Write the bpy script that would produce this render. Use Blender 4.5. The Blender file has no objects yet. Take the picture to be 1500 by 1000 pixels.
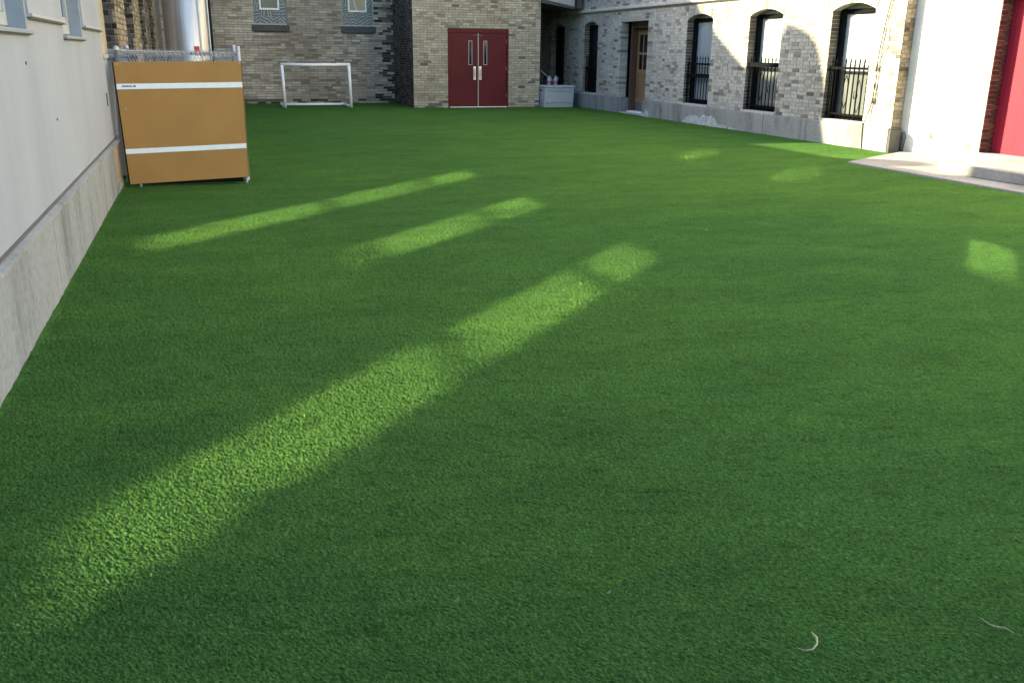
import bpy, bmesh, math, random
from mathutils import Vector, Matrix
random.seed(7)
S = bpy.context.scene
COL = S.collection

# ------------------------------------------------------------------ camera
def cam_axes(pitch, yaw, roll):
    F = Vector((math.sin(yaw)*math.cos(pitch), math.cos(yaw)*math.cos(pitch), -math.sin(pitch)))
    r0 = Vector((math.cos(yaw), -math.sin(yaw), 0)); u0 = r0.cross(F)
    r = math.cos(roll)*r0 + math.sin(roll)*u0
    u = -math.sin(roll)*r0 + math.cos(roll)*u0
    return r, u, F
CR, CU, CF = cam_axes(0.3075976, 0.3215564, 0.0108512)
CPOS = Vector((0, 0, 1.6)); FPX = 1327.1
cam = bpy.data.cameras.new('camera'); cam_o = bpy.data.objects.new('camera', cam); COL.objects.link(cam_o)
M = Matrix((CR, CU, -CF)).transposed().to_4x4(); M.translation = CPOS
cam_o.matrix_world = M
cam.sensor_fit = 'HORIZONTAL'; cam.sensor_width = 36; cam.lens = FPX/1500*36
cam.clip_start = 0.05; cam.clip_end = 2000
S.camera = cam_o
def project(p):                                  # photo pixels (1500 wide), used only to rank bricks by how large they show
    d = Vector(p) - CPOS; w = d.dot(CF)
    if w < .2: return None
    return 750 + FPX*d.dot(CR)/w, 500 - FPX*d.dot(CU)/w, w

# ------------------------------------------------------------------ sky, sun, exposure
SUN_EL = math.radians(20); TZ = math.sqrt(2)*math.tan(SUN_EL)     # sun stands behind the left building, 45 degrees off the facade
W = bpy.data.worlds.new('World'); S.world = W; W.use_nodes = True
wn = W.node_tree
sky = wn.nodes.new('ShaderNodeTexSky'); sky.sky_type = 'NISHITA'; sky.sun_disc = False
sky.sun_elevation = SUN_EL; sky.sun_rotation = math.radians(-45); sky.air_density = 1.0; sky.dust_density = 1.6; sky.ozone_density = 0.8
wn.links.new(sky.outputs[0], wn.nodes['Background'].inputs[0]); wn.nodes['Background'].inputs[1].default_value = 0.12
sl = bpy.data.lights.new('sun', 'SUN'); sl.energy = 5.0; sl.angle = math.radians(0.5); sl.color = (1, .86, .53)
sun = bpy.data.objects.new('sun', sl); COL.objects.link(sun)
sun.rotation_euler = Vector((1, -1, -TZ)).to_track_quat('-Z', 'Y').to_euler(); sun.location = (-20, 30, 25)
S.view_settings.view_transform = 'Standard'; S.view_settings.look = 'None'
S.view_settings.exposure = 2.45; S.view_settings.gamma = 1; S.view_settings.use_curve_mapping = False
S.render.engine = 'CYCLES'
cy = S.cycles
cy.use_guiding = True; cy.use_surface_guiding = True; cy.use_volume_guiding = False; cy.guiding_training_samples = 128
cy.caustics_reflective = True; cy.caustics_refractive = False; cy.blur_glossy = 0; cy.sample_clamp_indirect = 0
cy.use_denoising = True; cy.max_bounces = 7; cy.diffuse_bounces = 5; cy.glossy_bounces = 4

# ------------------------------------------------------------------ materials
def new_mat(name):
    m = bpy.data.materials.new(name); m.use_nodes = True
    nt = m.node_tree; return m, nt, nt.nodes['Principled BSDF']
def N(nt, t, **kw):
    n = nt.nodes.new(t)
    for k, v in kw.items(): setattr(n, k, v)
    return n
def ramp(nt, stops, interp='LINEAR'):
    r = N(nt, 'ShaderNodeValToRGB'); cr = r.color_ramp; cr.interpolation = interp
    while len(cr.elements) < len(stops): cr.elements.new(.5)
    for e, (p, c) in zip(cr.elements, stops):
        e.position = p; e.color = (*c, 1)
    return r
def noise(nt, scale, detail=4, rough=.55, stretch=None, coord='Object', turn=0):
    tc = N(nt, 'ShaderNodeNewGeometry') if coord == 'World' else N(nt, 'ShaderNodeTexCoord')
    src = tc.outputs['Position'] if coord == 'World' else tc.outputs['Object']
    n = N(nt, 'ShaderNodeTexNoise'); n.inputs['Scale'].default_value = scale
    n.inputs['Detail'].default_value = detail; n.inputs['Roughness'].default_value = rough
    if stretch:
        mp = N(nt, 'ShaderNodeMapping'); mp.inputs['Scale'].default_value = stretch
        if turn:
            vr = N(nt, 'ShaderNodeVectorRotate', rotation_type='Z_AXIS'); vr.inputs['Angle'].default_value = math.pi/2 + turn*-1 - math.pi; nt.links.new(src, vr.inputs[0]); src = vr.outputs[0]
        nt.links.new(src, mp.inputs[0]); src = mp.outputs[0]
    nt.links.new(src, n.inputs['Vector']); return n
def bump(nt, b, h, strength, dist=.01):
    bp = N(nt, 'ShaderNodeBump'); bp.inputs['Strength'].default_value = strength; bp.inputs['Distance'].default_value = dist
    nt.links.new(h, bp.inputs['Height']); nt.links.new(bp.outputs[0], b.inputs['Normal'])
def mixc(nt, fac, a, b, mode='MIX'):
    m = N(nt, 'ShaderNodeMix', data_type='RGBA', blend_type=mode)
    for s, v in ((0, fac), (6, a), (7, b)):
        if hasattr(v, 'is_linked') or hasattr(v, 'links'): nt.links.new(v, m.inputs[s])
        else: m.inputs[s].default_value = v if s == 0 else (*v, 1)
    return m.outputs[2]
def plain(name, col, rough=.6, metal=0, var=.12, scale=9, spec=.5, bmp=.15, stretch=None):
    """paint / metal / stone with a little tone variation and fine relief"""
    m, nt, b = new_mat(name)
    n = noise(nt, scale, 5, .6, stretch, 'World')
    lo = tuple(c*(1-var) for c in col); hi = tuple(min(1, c*(1+var)) for c in col)
    r = ramp(nt, [(.3, lo), (.7, hi)]); nt.links.new(n.outputs[0], r.inputs[0])
    nt.links.new(r.outputs[0], b.inputs['Base Color'])
    b.inputs['Roughness'].default_value = rough; b.inputs['Metallic'].default_value = metal
    b.inputs['Specular IOR Level'].default_value = spec
    if bmp: bump(nt, b, n.outputs[0], bmp, .004)
    return m
def brick_mat(name, stops, grime=.25, scale=30):
    """each brick its own tone (random per piece), soot in large patches, pitted surface"""
    m, nt, b = new_mat(name)
    g = N(nt, 'ShaderNodeNewGeometry'); oi = N(nt, 'ShaderNodeObjectInfo')
    ad = N(nt, 'ShaderNodeMath', operation='ADD'); fr = N(nt, 'ShaderNodeMath', operation='FRACT')
    nt.links.new(g.outputs['Random Per Island'], ad.inputs[0]); nt.links.new(oi.outputs['Random'], ad.inputs[1])
    nt.links.new(ad.outputs[0], fr.inputs[0])
    r = ramp(nt, stops); nt.links.new(fr.outputs[0], r.inputs[0])
    n1 = noise(nt, scale, 4, .6, None, 'World'); n2 = noise(nt, .55, 5, .6, None, 'World')
    r1 = ramp(nt, [(.3, (.72, .72, .72)), (.7, (1.18, 1.18, 1.18))]); nt.links.new(n1.outputs[0], r1.inputs[0])
    r2 = ramp(nt, [(.35, (1-grime, 1-grime, 1-grime)), (.65, (1.08, 1.08, 1.08))]); nt.links.new(n2.outputs[0], r2.inputs[0])
    c = mixc(nt, 1.0, r.outputs[0], r1.outputs[0], 'MULTIPLY'); c = mixc(nt, 1.0, c, r2.outputs[0], 'MULTIPLY')
    nt.links.new(c, b.inputs['Base Color']); b.inputs['Roughness'].default_value = .93; b.inputs['Specular IOR Level'].default_value = .2
    bump(nt, b, n1.outputs[0], .6, .006)
    return m
def concrete(name, col, dark, streak=True):
    m, nt, b = new_mat(name)
    n1 = noise(nt, 1.6, 6, .65, (1, 1.3, .4) if streak else None, 'World'); n2 = noise(nt, 22, 5, .6, None, 'World')
    r1 = ramp(nt, [(.28, dark), (.5, col), (.75, tuple(min(1, c*1.15) for c in col))]); nt.links.new(n1.outputs[0], r1.inputs[0])
    r2 = ramp(nt, [(.3, (.8, .8, .8)), (.7, (1.1, 1.1, 1.1))]); nt.links.new(n2.outputs[0], r2.inputs[0])
    nt.links.new(mixc(nt, 1.0, r1.outputs[0], r2.outputs[0], 'MULTIPLY'), b.inputs['Base Color'])
    b.inputs['Roughness'].default_value = .92; b.inputs['Specular IOR Level'].default_value = .2
    bump(nt, b, n2.outputs[0], .5, .006); return m
def glass_over(name, col, mirror, rough=.035):
    """window pane with a blind or dark room behind it and a mirror-like outer face"""
    m, nt, b = new_mat(name)
    n = noise(nt, 3.0, 3, .5, (1, 1, .25), 'World')
    r = ramp(nt, [(.3, tuple(c*.7 for c in col)), (.7, col)]); nt.links.new(n.outputs[0], r.inputs[0])
    nt.links.new(r.outputs[0], b.inputs['Base Color']); b.inputs['Roughness'].default_value = .8; b.inputs['Specular IOR Level'].default_value = 0
    g = N(nt, 'ShaderNodeBsdfGlossy'); g.inputs['Roughness'].default_value = rough; g.inputs[0].default_value = (.97, 1, .97, 1)
    mx = N(nt, 'ShaderNodeMixShader'); mx.inputs[0].default_value = mirror
    nt.links.new(b.outputs[0], mx.inputs[1]); nt.links.new(g.outputs[0], mx.inputs[2])
    nt.links.new(mx.outputs[0], nt.nodes['Material Output'].inputs[0]); return m

MT = {}
MT['mortar_grey'] = plain('mortar_grey', (.20, .185, .16), .95, var=.25, scale=14, spec=.1, bmp=.4)
MT['mortar_light'] = plain('mortar_light', (.36, .35, .325), .95, var=.2, scale=14, spec=.1, bmp=.4)
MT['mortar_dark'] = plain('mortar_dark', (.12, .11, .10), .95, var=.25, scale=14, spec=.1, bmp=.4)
MT['brick_pale'] = brick_mat('brick_pale', [(0, (.17, .155, .14)), (.05, (.27, .25, .225)), (.12, (.36, .345, .31)), (.5, (.44, .425, .385)), (.8, (.49, .475, .43)), (1, (.40, .385, .345))], .18)
MT['brick_back'] = brick_mat('brick_back', [(0, (.27, .22, .165)), (.12, (.35, .275, .205)), (.25, (.43, .365, .275)), (.65, (.49, .42, .325)), (.9, (.55, .48, .38)), (1, (.62, .56, .47))], .28)
MT['brick_block'] = brick_mat('brick_block', [(0, (.28, .24, .18)), (.12, (.38, .335, .25)), (.5, (.45, .40, .305)), (.85, (.50, .45, .35)), (1, (.56, .52, .43))], .15)
MT['brick_tan'] = brick_mat('brick_tan', [(0, (.10, .075, .055)), (.15, (.24, .185, .125)), (.4, (.36, .285, .19)), (1, (.44, .36, .25))], .25)
MT['brick_dark'] = brick_mat('brick_dark', [(0, (.03, .026, .024)), (.3, (.07, .055, .048)), (.7, (.13, .11, .095)), (1, (.19, .16, .135))], .3)  # darkest of the mottled brick tones
MT['brick_dull'] = brick_mat('brick_dull', [(0, (.13, .12, .11)), (.5, (.20, .185, .165)), (1, (.29, .27, .24))], .2)
MT['brick_jamb'] = brick_mat('brick_jamb', [(0, (.10, .08, .06)), (.5, (.19, .155, .115)), (1, (.27, .225, .17))], .25)  # brown brick; tone also carries the shade of the window reveals
MT['brick_red'] = brick_mat('brick_red', [(0, (.08, .035, .026)), (.5, (.13, .055, .040)), (1, (.18, .085, .062))], .25)
MT['plinth'] = concrete('plinth_concrete', (.27, .275, .27), (.11, .112, .11))
MT['poured'] = concrete('poured_concrete', (.275, .278, .284), (.12, .121, .123))
MT['paving'] = concrete('paving_concrete', (.275, .272, .262), (.20, .198, .19), False)
MT['flake'] = plain('flaking_white_paint', (.40, .42, .44), .85, var=.5, scale=24)
MT['stone'] = plain('sill_stone', (.40, .39, .36), .9, var=.2)
MT['dark_stone'] = plain('dark_sill_stone', (.085, .08, .07), .9, var=.25)
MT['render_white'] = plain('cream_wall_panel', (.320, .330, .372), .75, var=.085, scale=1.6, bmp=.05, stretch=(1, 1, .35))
MT['trim_grey'] = plain('grey_trim', (.28, .30, .325), .5, var=.08)
MT['trim_pale'] = plain('pale_trim', (.42, .42, .41), .5, var=.08)
MT['lip'] = concrete('lip_mortar', (.27, .27, .265), (.17, .17, .165))
MT['trim_dark'] = plain('dark_flashing', (.10, .095, .09), .6)
MT['white'] = plain('white_paint', (.87, .87, .87), .4, var=.05)
MT['door_red'] = plain('maroon_door_paint', (.105, .012, .016), .5, spec=.2, var=.14, scale=1.6, bmp=.06)
MT['door_bright'] = plain('crimson_door_paint', (.27, .016, .036), .6, spec=.15, var=.1, scale=1.2, stretch=(1, 6, .3), bmp=.08)
MT['steel'] = plain('brushed_steel', (.72, .72, .72), .3, 1, var=.08)
MT['galv'] = plain('galvanised_steel', (.46, .47, .52), .6, .45, var=.15, scale=40)
MT['iron'] = plain('black_iron', (.009, .0095, .0105), 1.0, 0, var=.2, spec=0)
MT['black'] = plain('black_gap', (.012, .012, .012), .8)
MT['wood'] = plain('brown_door_wood', (.235, .135, .078), .55, var=.25, scale=7, stretch=(4, 4, .4))
MT['wood_dark'] = plain('dark_brown_wood', (.10, .058, .036), .6, var=.25, scale=7, stretch=(4, 4, .4))
MT['board'] = plain('tan_board', (.40, .20, .05), .7, var=.07, scale=2.2, bmp=.05)
MT['board_edge'] = plain('tan_board_edge', (.20, .11, .05), .6)
MT['bin'] = plain('grey_plastic', (.42, .44, .47), .5, var=.05, bmp=.1)
MT['bin_rib'] = plain('dark_grey_plastic', (.26, .275, .30), .5, var=.05)
MT['ink_blue'] = plain('blue_ink', (.05, .06, .30), .6); MT['ink_grey'] = plain('grey_ink', (.10, .12, .10), .6)
MT['jug'] = plain('cloudy_plastic', (.36, .39, .46), .5)
MT['sticker'] = plain('red_sticker', (.45, .02, .03), .5)
MT['pink'] = plain('pink_label', (.26, .10, .16), .5)
MT['shred'] = plain('dry_straw', (.40, .34, .22), .8, var=.2, scale=60)
MT['cable'] = plain('dark_cable', (.03, .03, .03), .6)
MT['roofing'] = plain('roof_felt', (.08, .08, .08), .9)
MT['fascia'] = plain('grey_fascia', (.36, .36, .38), .6, var=.08)
MT['pane_blind'] = glass_over('pane_white_blind', (.62, .66, .68), .42, .05)
MT['pane_low'] = glass_over('pane_low', (.20, .225, .225), .30, .05)
MT['pane_dim'] = glass_over('pane_dim_blind', (.26, .33, .39), .12)
MT['pane_dark'] = glass_over('pane_dark_room', (.015, .018, .02), .06)
MT['pane_upper'] = glass_over('pane_upper_floor', (.03, .04, .05), .72, .026)
MT['pane_vent'] = glass_over('pane_vent', (.05, .058, .075), .04)
MT['pane_left'] = glass_over('pane_left_wall', (.10, .115, .14), .10)

# duct: folded bright sheet metal with vertical streaks of tone
m, nt, b = new_mat('duct_sheet'); n = noise(nt, 5, 4, .6, (1, 1, .05), 'World')
r = ramp(nt, [(.35, (.46, .43, .39)), (.65, (.80, .76, .70))]); nt.links.new(n.outputs[0], r.inputs[0]); nt.links.new(r.outputs[0], b.inputs['Base Color'])
b.inputs['Metallic'].default_value = .8; b.inputs['Roughness'].default_value = .46
bump(nt, b, n.outputs[0], .25, .02); MT['duct'] = m
# glass block: pressed diagonal ribs on greenish glass
m, nt, b = new_mat('glass_block'); tc = N(nt, 'ShaderNodeTexCoord'); oi = N(nt, 'ShaderNodeObjectInfo')
mp = N(nt, 'ShaderNodeMapping'); nt.links.new(tc.outputs['Object'], mp.inputs[0])
rnd = N(nt, 'ShaderNodeMath', operation='MULTIPLY'); nt.links.new(oi.outputs['Random'], rnd.inputs[0]); rnd.inputs[1].default_value = 3.0
cx = N(nt, 'ShaderNodeCombineXYZ'); nt.links.new(rnd.outputs[0], cx.inputs[1]); nt.links.new(cx.outputs[0], mp.inputs['Rotation'])
wv = N(nt, 'ShaderNodeTexWave', bands_direction='DIAGONAL'); wv.inputs['Scale'].default_value = 5.6; wv.inputs['Distortion'].default_value = .9; wv.inputs['Detail'].default_value = 2; wv.inputs['Detail Scale'].default_value = 6
nt.links.new(mp.outputs[0], wv.inputs['Vector'])
r = ramp(nt, [(.25, (.085, .10, .092)), (.5, (.14, .16, .15)), (.85, (.26, .285, .265))]); nt.links.new(wv.outputs[0], r.inputs[0]); nt.links.new(r.outputs[0], b.inputs['Base Color'])
b.inputs['Roughness'].default_value = .25; bump(nt, b, wv.outputs[0], .5, .01); MT['glass_block'] = m
# turf: fibre tips of slightly different greens, broad tone patches, ripples with their shade put in the colour
m, nt, b = new_mat('turf_fibre')
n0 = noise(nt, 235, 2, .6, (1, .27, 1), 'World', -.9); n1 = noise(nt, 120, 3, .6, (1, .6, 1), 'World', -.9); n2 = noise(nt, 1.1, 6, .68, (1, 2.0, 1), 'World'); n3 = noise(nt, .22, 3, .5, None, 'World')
r = ramp(nt, [(.24, (.007, .020, .007)), (.40, (.035, .094, .023)), (.58, (.064, .141, .031)), (.75, (.145, .215, .064))]); nt.links.new(n0.outputs[0], r.inputs[0])
r1 = ramp(nt, [(.3, (.70, .70, .70)), (.7, (1.25, 1.25, 1.25))]); nt.links.new(n1.outputs[0], r1.inputs[0])
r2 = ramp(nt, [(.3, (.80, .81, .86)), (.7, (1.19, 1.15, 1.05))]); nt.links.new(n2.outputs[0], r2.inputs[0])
r3 = ramp(nt, [(.3, (.86, .90, 1.0)), (.7, (1.16, 1.09, .98))]); nt.links.new(n3.outputs[0], r3.inputs[0])
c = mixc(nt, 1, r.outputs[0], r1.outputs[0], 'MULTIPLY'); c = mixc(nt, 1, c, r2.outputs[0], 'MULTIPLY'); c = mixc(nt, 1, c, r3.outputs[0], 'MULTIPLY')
n4 = noise(nt, 10, 4, .65, (.8, 2.0, 1), 'World', -1.9); r4 = ramp(nt, [(.30, (.74, .70, .70)), (.46, (1, 1, 1)), (.75, (1.08, 1.06, 1.04))]); nt.links.new(n4.outputs[0], r4.inputs[0]); c = mixc(nt, 1, c, r4.outputs[0], 'MULTIPLY')  # darker ripple bands: relief shade put into the turf colour
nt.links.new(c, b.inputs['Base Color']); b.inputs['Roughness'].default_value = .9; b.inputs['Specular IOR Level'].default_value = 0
bump(nt, b, n1.outputs[0], .4, .006); MT['turf'] = m
MT['backing'] = plain('turf_backing', (.018, .040, .012), .95, var=.3, scale=60)
MT['earth'] = plain('ground_asphalt', (.06, .06, .058), .95, var=.2, scale=3)

# ------------------------------------------------------------------ mesh helpers
class MB:
    """collects boxes, prisms and tubes, then links them as ONE mesh object"""
    def __init__(s): s.v = []; s.f = []
    def box(s, a, b, skip=()):
        k = len(s.v); (x0, y0, z0), (x1, y1, z1) = a, b
        s.v += [(x0,y0,z0),(x1,y0,z0),(x1,y1,z0),(x0,y1,z0),(x0,y0,z1),(x1,y0,z1),(x1,y1,z1),(x0,y1,z1)]
        for i, q in enumerate(((0,3,2,1),(4,5,6,7),(0,1,5,4),(1,2,6,5),(2,3,7,6),(3,0,4,7))):
            if i not in skip: s.f.append(tuple(k+j for j in q))
        return s
    def hexa(s, p):                              # eight corners, same order as box
        k = len(s.v); s.v += [tuple(q) for q in p]
        s.f += [tuple(k+j for j in q) for q in ((0,3,2,1),(4,5,6,7),(0,1,5,4),(1,2,6,5),(2,3,7,6),(3,0,4,7))]; return s
    def tube(s, pts, r, n=8, cap=True):
        pts = [Vector(p) for p in pts]; rings = []
        rr = r if isinstance(r, (list, tuple)) else [r]*len(pts)
        for i, p in enumerate(pts):
            d = (pts[min(i+1, len(pts)-1)] - pts[max(i-1, 0)]).normalized()
            a = d.cross(Vector((0, 0, 1)) if abs(d.z) < .9 else Vector((1, 0, 0))).normalized(); bb = d.cross(a)
            k = len(s.v); rings.append(k)
            for j in range(n):
                t = 2*math.pi*(j+.5)/n; q = p + rr[i]*(math.cos(t)*a + math.sin(t)*bb); s.v.append(tuple(q))
        for k0, k1 in zip(rings, rings[1:]):
            for j in range(n): s.f.append((k0+j, k0+(j+1) % n, k1+(j+1) % n, k1+j))
        if cap: s.f += [tuple(rings[0]+j for j in reversed(range(n))), tuple(rings[-1]+j for j in range(n))]
        return s
    def lathe(s, c, prof, n=16):
        rings = []
        for r, z in prof:
            k = len(s.v); rings.append(k)
            s.v += [(c[0]+r*math.cos(2*math.pi*j/n), c[1]+r*math.sin(2*math.pi*j/n), c[2]+z) for j in range(n)]
        for k0, k1 in zip(rings, rings[1:]):
            for j in range(n): s.f.append((k0+j, k0+(j+1) % n, k1+(j+1) % n, k1+j))
        s.f += [tuple(rings[0]+j for j in reversed(range(n))), tuple(rings[-1]+j for j in range(n))]; return s
    def build(s, name, mat, parent=None, bevel=0, smooth=False, at=None):
        me = bpy.data.meshes.new(name); o_ = Vector(at) if at else Vector((0, 0, 0))
        me.from_pydata([tuple(Vector(v)-o_) for v in s.v], [], s.f); me.update()
        bm = bmesh.new(); bm.from_mesh(me); bmesh.ops.recalc_face_normals(bm, faces=bm.faces); bm.to_mesh(me); bm.free()
        if smooth: me.shade_smooth()
        me.materials.append(MT[mat]); o = bpy.data.objects.new(name, me); COL.objects.link(o); o.location = o_
        if parent: attach(o, parent)
        if bevel:
            bv = o.modifiers.new('bevel', 'BEVEL'); bv.width = bevel; bv.segments = 2; bv.limit_method = 'ANGLE'
        return o
def world_loc(o):
    p = Vector(o.location)
    while o.parent: o = o.parent; p += Vector(o.location)
    return p
def attach(o, parent):
    o.location = Vector(o.location) - world_loc(parent); o.parent = parent; return o
def box(name, mat, a, b, parent=None, bevel=0):
    return MB().box(a, b).build(name, mat, parent, bevel)
def tag(o, label=None, cat=None, group=None, kind=None):
    for k, v in (('label', label), ('category', cat), ('group', group), ('kind', kind)):
        if v: o[k] = v
    return o
def thing(name, loc, label, cat, group=None):
    o = bpy.data.objects.new(name, None); o.empty_display_size = .2; COL.objects.link(o); o.location = loc
    return tag(o, label, cat, group)
def struct(o): o['kind'] = 'structure'; return o
def sheet(name, mat, outline, holes, to_world, thick, parent=None):
    """flat slab with real openings: outline and holes in (u, z); to_world(u, z, d) with d = depth behind the face"""
    cu = bpy.data.curves.new('outline', 'CURVE'); cu.dimensions = '2D'; cu.fill_mode = 'BOTH'; cu.extrude = .5
    for loop in [outline] + holes:
        sp = cu.splines.new('POLY'); sp.points.add(len(loop)-1)
        for p, q in zip(sp.points, loop): p.co = (q[0], q[1], 0, 1)
        sp.use_cyclic_u = True
    tmp = bpy.data.objects.new('tmp', cu); me = bpy.data.meshes.new_from_object(tmp); bpy.data.objects.remove(tmp); bpy.data.curves.remove(cu)
    me.name = name
    for v in me.vertices: v.co = to_world(v.co.x, v.co.y, (v.co.z+.5)*thick)
    me.materials.clear()
    bm = bmesh.new(); bm.from_mesh(me); bmesh.ops.remove_doubles(bm, verts=bm.verts, dist=1e-5); bmesh.ops.recalc_face_normals(bm, faces=bm.faces); bm.to_mesh(me); bm.free()
    me.materials.append(MT[mat]); o = bpy.data.objects.new(name, me); COL.objects.link(o)
    if parent: attach(o, parent)
    return o
UNIT = {}
def unit_brick(mat):
    if mat not in UNIT:
        me = MB().box((-.5,-.5,-.5), (.5,.5,.5)); mm = bpy.data.meshes.new('brick'); mm.from_pydata(me.v, [], me.f)
        mm.materials.append(MT[mat]); UNIT[mat] = mm
    return UNIT[mat]
def lay_bricks(parent, mat, u0, u1, z0, z1, bl, bh, joint, blocked, to_world, proud=.010, deep=.2, darkened=None, limit=300, jitter=.002, bond=.5, dark='brick_dark'):
    """courses of bricks on a facade.  blocked(z) gives openings [(a, b)] met by the course; bricks that end at an
    opening run back into the jamb.  The ones that show largest become objects, the rest one part."""
    items = []; row = 0; z = z0
    while z + bh <= z1 + 1e-6:
        zc = z + bh/2; free = [(u0, u1, False, False)]
        for h0, h1 in blocked(zc):
            nxt = []
            for p, q, dl, dr_ in free:
                if q <= h0 or p >= h1: nxt.append((p, q, dl, dr_)); continue
                if p < h0: nxt.append((p, h0, dl, True))
                if q > h1: nxt.append((h1, q, True, dr_))
            free = nxt
        for p, q, dl, dr_ in free:                # each run starts on a whole or a half brick, its last piece fills up
            u = p; first = bl if row % 2 else bl*bond; k = 0
            while u < q - .03:
                e = u + (first if k == 0 else bl*random.choice((1, 1, 1, 1, 1, .49)))
                if q - e < .07: e = q
                items.append((u, e, z, z+bh, (dl and k == 0) or (dr_ and e >= q)))
                u = e + joint; k += 1
        z += bh + joint; row += 1
    rank = []
    for i, (p, q, a, b_, d) in enumerate(items):
        s0 = project(to_world(p, (a+b_)/2, 0)); s1 = project(to_world(q, (a+b_)/2, 0)); w = 0
        if s0 and s1 and 0 < (s0[0]+s1[0])/2 < 1500 and 0 < (s0[1]+s1[1])/2 < 1000: w = abs(s1[0]-s0[0]) + FPX*bh/s0[2]
        rank.append((-w, i))
    rank.sort(); chosen = {i for w, i in rank[:limit] if w < 0}
    rest = MB(); restdark = MB()
    for i, (p, q, a, b_, d) in enumerate(items):
        j = proud + random.uniform(-jitter, jitter); dp = deep if d else .03
        mt = mat
        if darkened and darkened((p+q)/2, (a+b_)/2): mt = dark
        c = [Vector(to_world(*t)) for t in ((p, a, -j), (q, b_, dp))]
        lo = Vector(min(c[0][k], c[1][k]) for k in range(3)); hi = Vector(max(c[0][k], c[1][k]) for k in range(3))
        if i in chosen:
            o = bpy.data.objects.new('brick', unit_brick(mt)); COL.objects.link(o)
            o.location = (lo+hi)/2; o.scale = hi-lo; attach(o, parent)
        else: (restdark if mt != mat else rest).box(tuple(lo), tuple(hi))
    if rest.v: tag(rest.build('brickwork', mat, parent), kind='stuff')
    if restdark.v: tag(restdark.build('dark_brickwork', dark, parent), kind='stuff')

# ------------------------------------------------------------------ ground, turf backing, pavement
struct(box('ground', 'earth', (-300, -300, -1.0), (300, 300, -.06)))
struct(box('lawn_base', 'backing', (-1.05, -6, -.05), (11.6, 31.2, 0.0)))
SLAB_Z = .042
mb = MB(); P = [(9.50, 12.0), (11.38, 13.06), (12.6, 13.1), (12.6, 3.0), (9.38, 3.0)]
mb.v = [(x, y, -.04) for x, y in P] + [(x, y, SLAB_Z) for x, y in P]; n = 5
mb.f = [tuple(range(n))[::-1], tuple(range(n, 2*n))] + [(i, (i+1) % n, n+(i+1) % n, n+i) for i in range(n)]
struct(mb.build('pavement', 'paving', bevel=.008))
struct(box('entrance_step', 'paving', (9.97, 3.2, SLAB_Z), (11.9, 10.6, .185), bevel=.012))

# ------------------------------------------------------------------ right building (pale brick, three floors of arched windows)
RX = 11.36                                       # mortar face; bricks stand 10 mm proud
RB = thing('brick_building', (11.5, 20, 0), 'long pale grey brick building with arched barred windows along the right of the lawn', 'building')
rw = lambda u, z, d: (RX + d, u, z)
def arch_loop(y0, y1, z0, zs, rise, grow=0):
    n = 10; w = (y1-y0)/2; R = (w*w + rise*rise)/(2*rise); cz = zs + rise - R; cyy = (y0+y1)/2
    a = math.asin(min(1, w/R)); pts = [(y0-grow, z0-grow), (y1+grow, z0-grow)]
    for i in range(n+1):
        t = a - 2*a*i/n; pts.append((cyy + (R+grow)*math.sin(t), cz + (R+grow)*math.cos(t)))
    return pts
WIN = []                                         # y0, y1, z0, spring, rise
GROUND_W = [(14.06, 15.26), (16.85, 18.07), (19.62, 20.83), (26.27, 27.33), (29.0, 30.2)]
for y0, y1 in GROUND_W: WIN.append((y0, y1, .47, 2.41, .125))
for (y0, y1), sh in zip(GROUND_W, (.36, .30, .12, 0, 0)): WIN.append((y0+sh, y1+sh, 4.06, 6.33, .125))
WIN.append((20.10, 20.72, 8.30, 10.0, .10))
for y0, y1 in GROUND_W[:2]+GROUND_W[3:]: WIN.append((y0, y1, 7.7, 9.74, .125))
DOOR = (22.95, 24.65, 0.0, 2.47)
holes = [arch_loop(*w, grow=.006) for w in WIN]
outl = [(13.30, 0), (DOOR[0]-.006, 0), (DOOR[0]-.006, DOOR[3]), (DOOR[1]+.006, DOOR[3]), (DOOR[1]+.006, 0), (34, 0), (34, 11.2), (13.30, 11.2)]
sheet('wall', 'mortar_light', outl, holes, rw, .30, RB)
RING = .20
def r_blocked(z):
    out = []
    if 2.74 < z < 2.89: out.append((13.2, 28.66))
    if z < DOOR[3]+.02: out.append((DOOR[0], DOOR[1]))
    for y0, y1, z0, zs, rise in WIN:
        if z0 - .01 < z <= zs: out.append((y0, y1))
        elif zs < z < zs + rise + RING:
            w = (y1-y0)/2; R = (w*w + rise*rise)/(2*rise); cz = zs+rise-R; h = z - cz
            if h < R + RING: hw = math.sqrt(max(0, (R+RING)**2 - h*h)); hw = min(hw, w+.14); out.append(((y0+y1)/2-hw, (y0+y1)/2+hw))
    return out
def sooty(u, z): return random.random() < (.06 if z < 1.4 and 1.1 < z or .55 < z < .95 else .018)
lay_bricks(RB, 'brick_pale', 13.30, 31.2, .435, 7.4, .205, .060, .012, r_blocked, rw, .010, .22, sooty, dark='brick_dull')
vous = 0
for (y0, y1, z0, zs, rise) in WIN[:10]:           # arch rings of upright bricks
    w = (y1-y0)/2; R = (w*w+rise*rise)/(2*rise); cz = zs+rise-R; cyy = (y0+y1)/2; a = math.asin(w/R); k = 17
    for i in range(k):
        t0 = -a + 2*a*i/k + .006; t1 = -a + 2*a*(i+1)/k - .006; pts = []
        for rr in (R+.002, R+RING-.012):
            for x in (RX-.012, RX+.2):
                for t in (t0, t1): pts.append((x, cyy+rr*math.sin(t), cz+rr*math.cos(t)))
        q = [pts[j] for j in (0, 2, 3, 1, 4, 6, 7, 5)]
        c = sum((Vector(p) for p in q), Vector())/8
        o = MB().hexa(q).build('arch_brick', 'brick_pale', RB, at=c)
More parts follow.
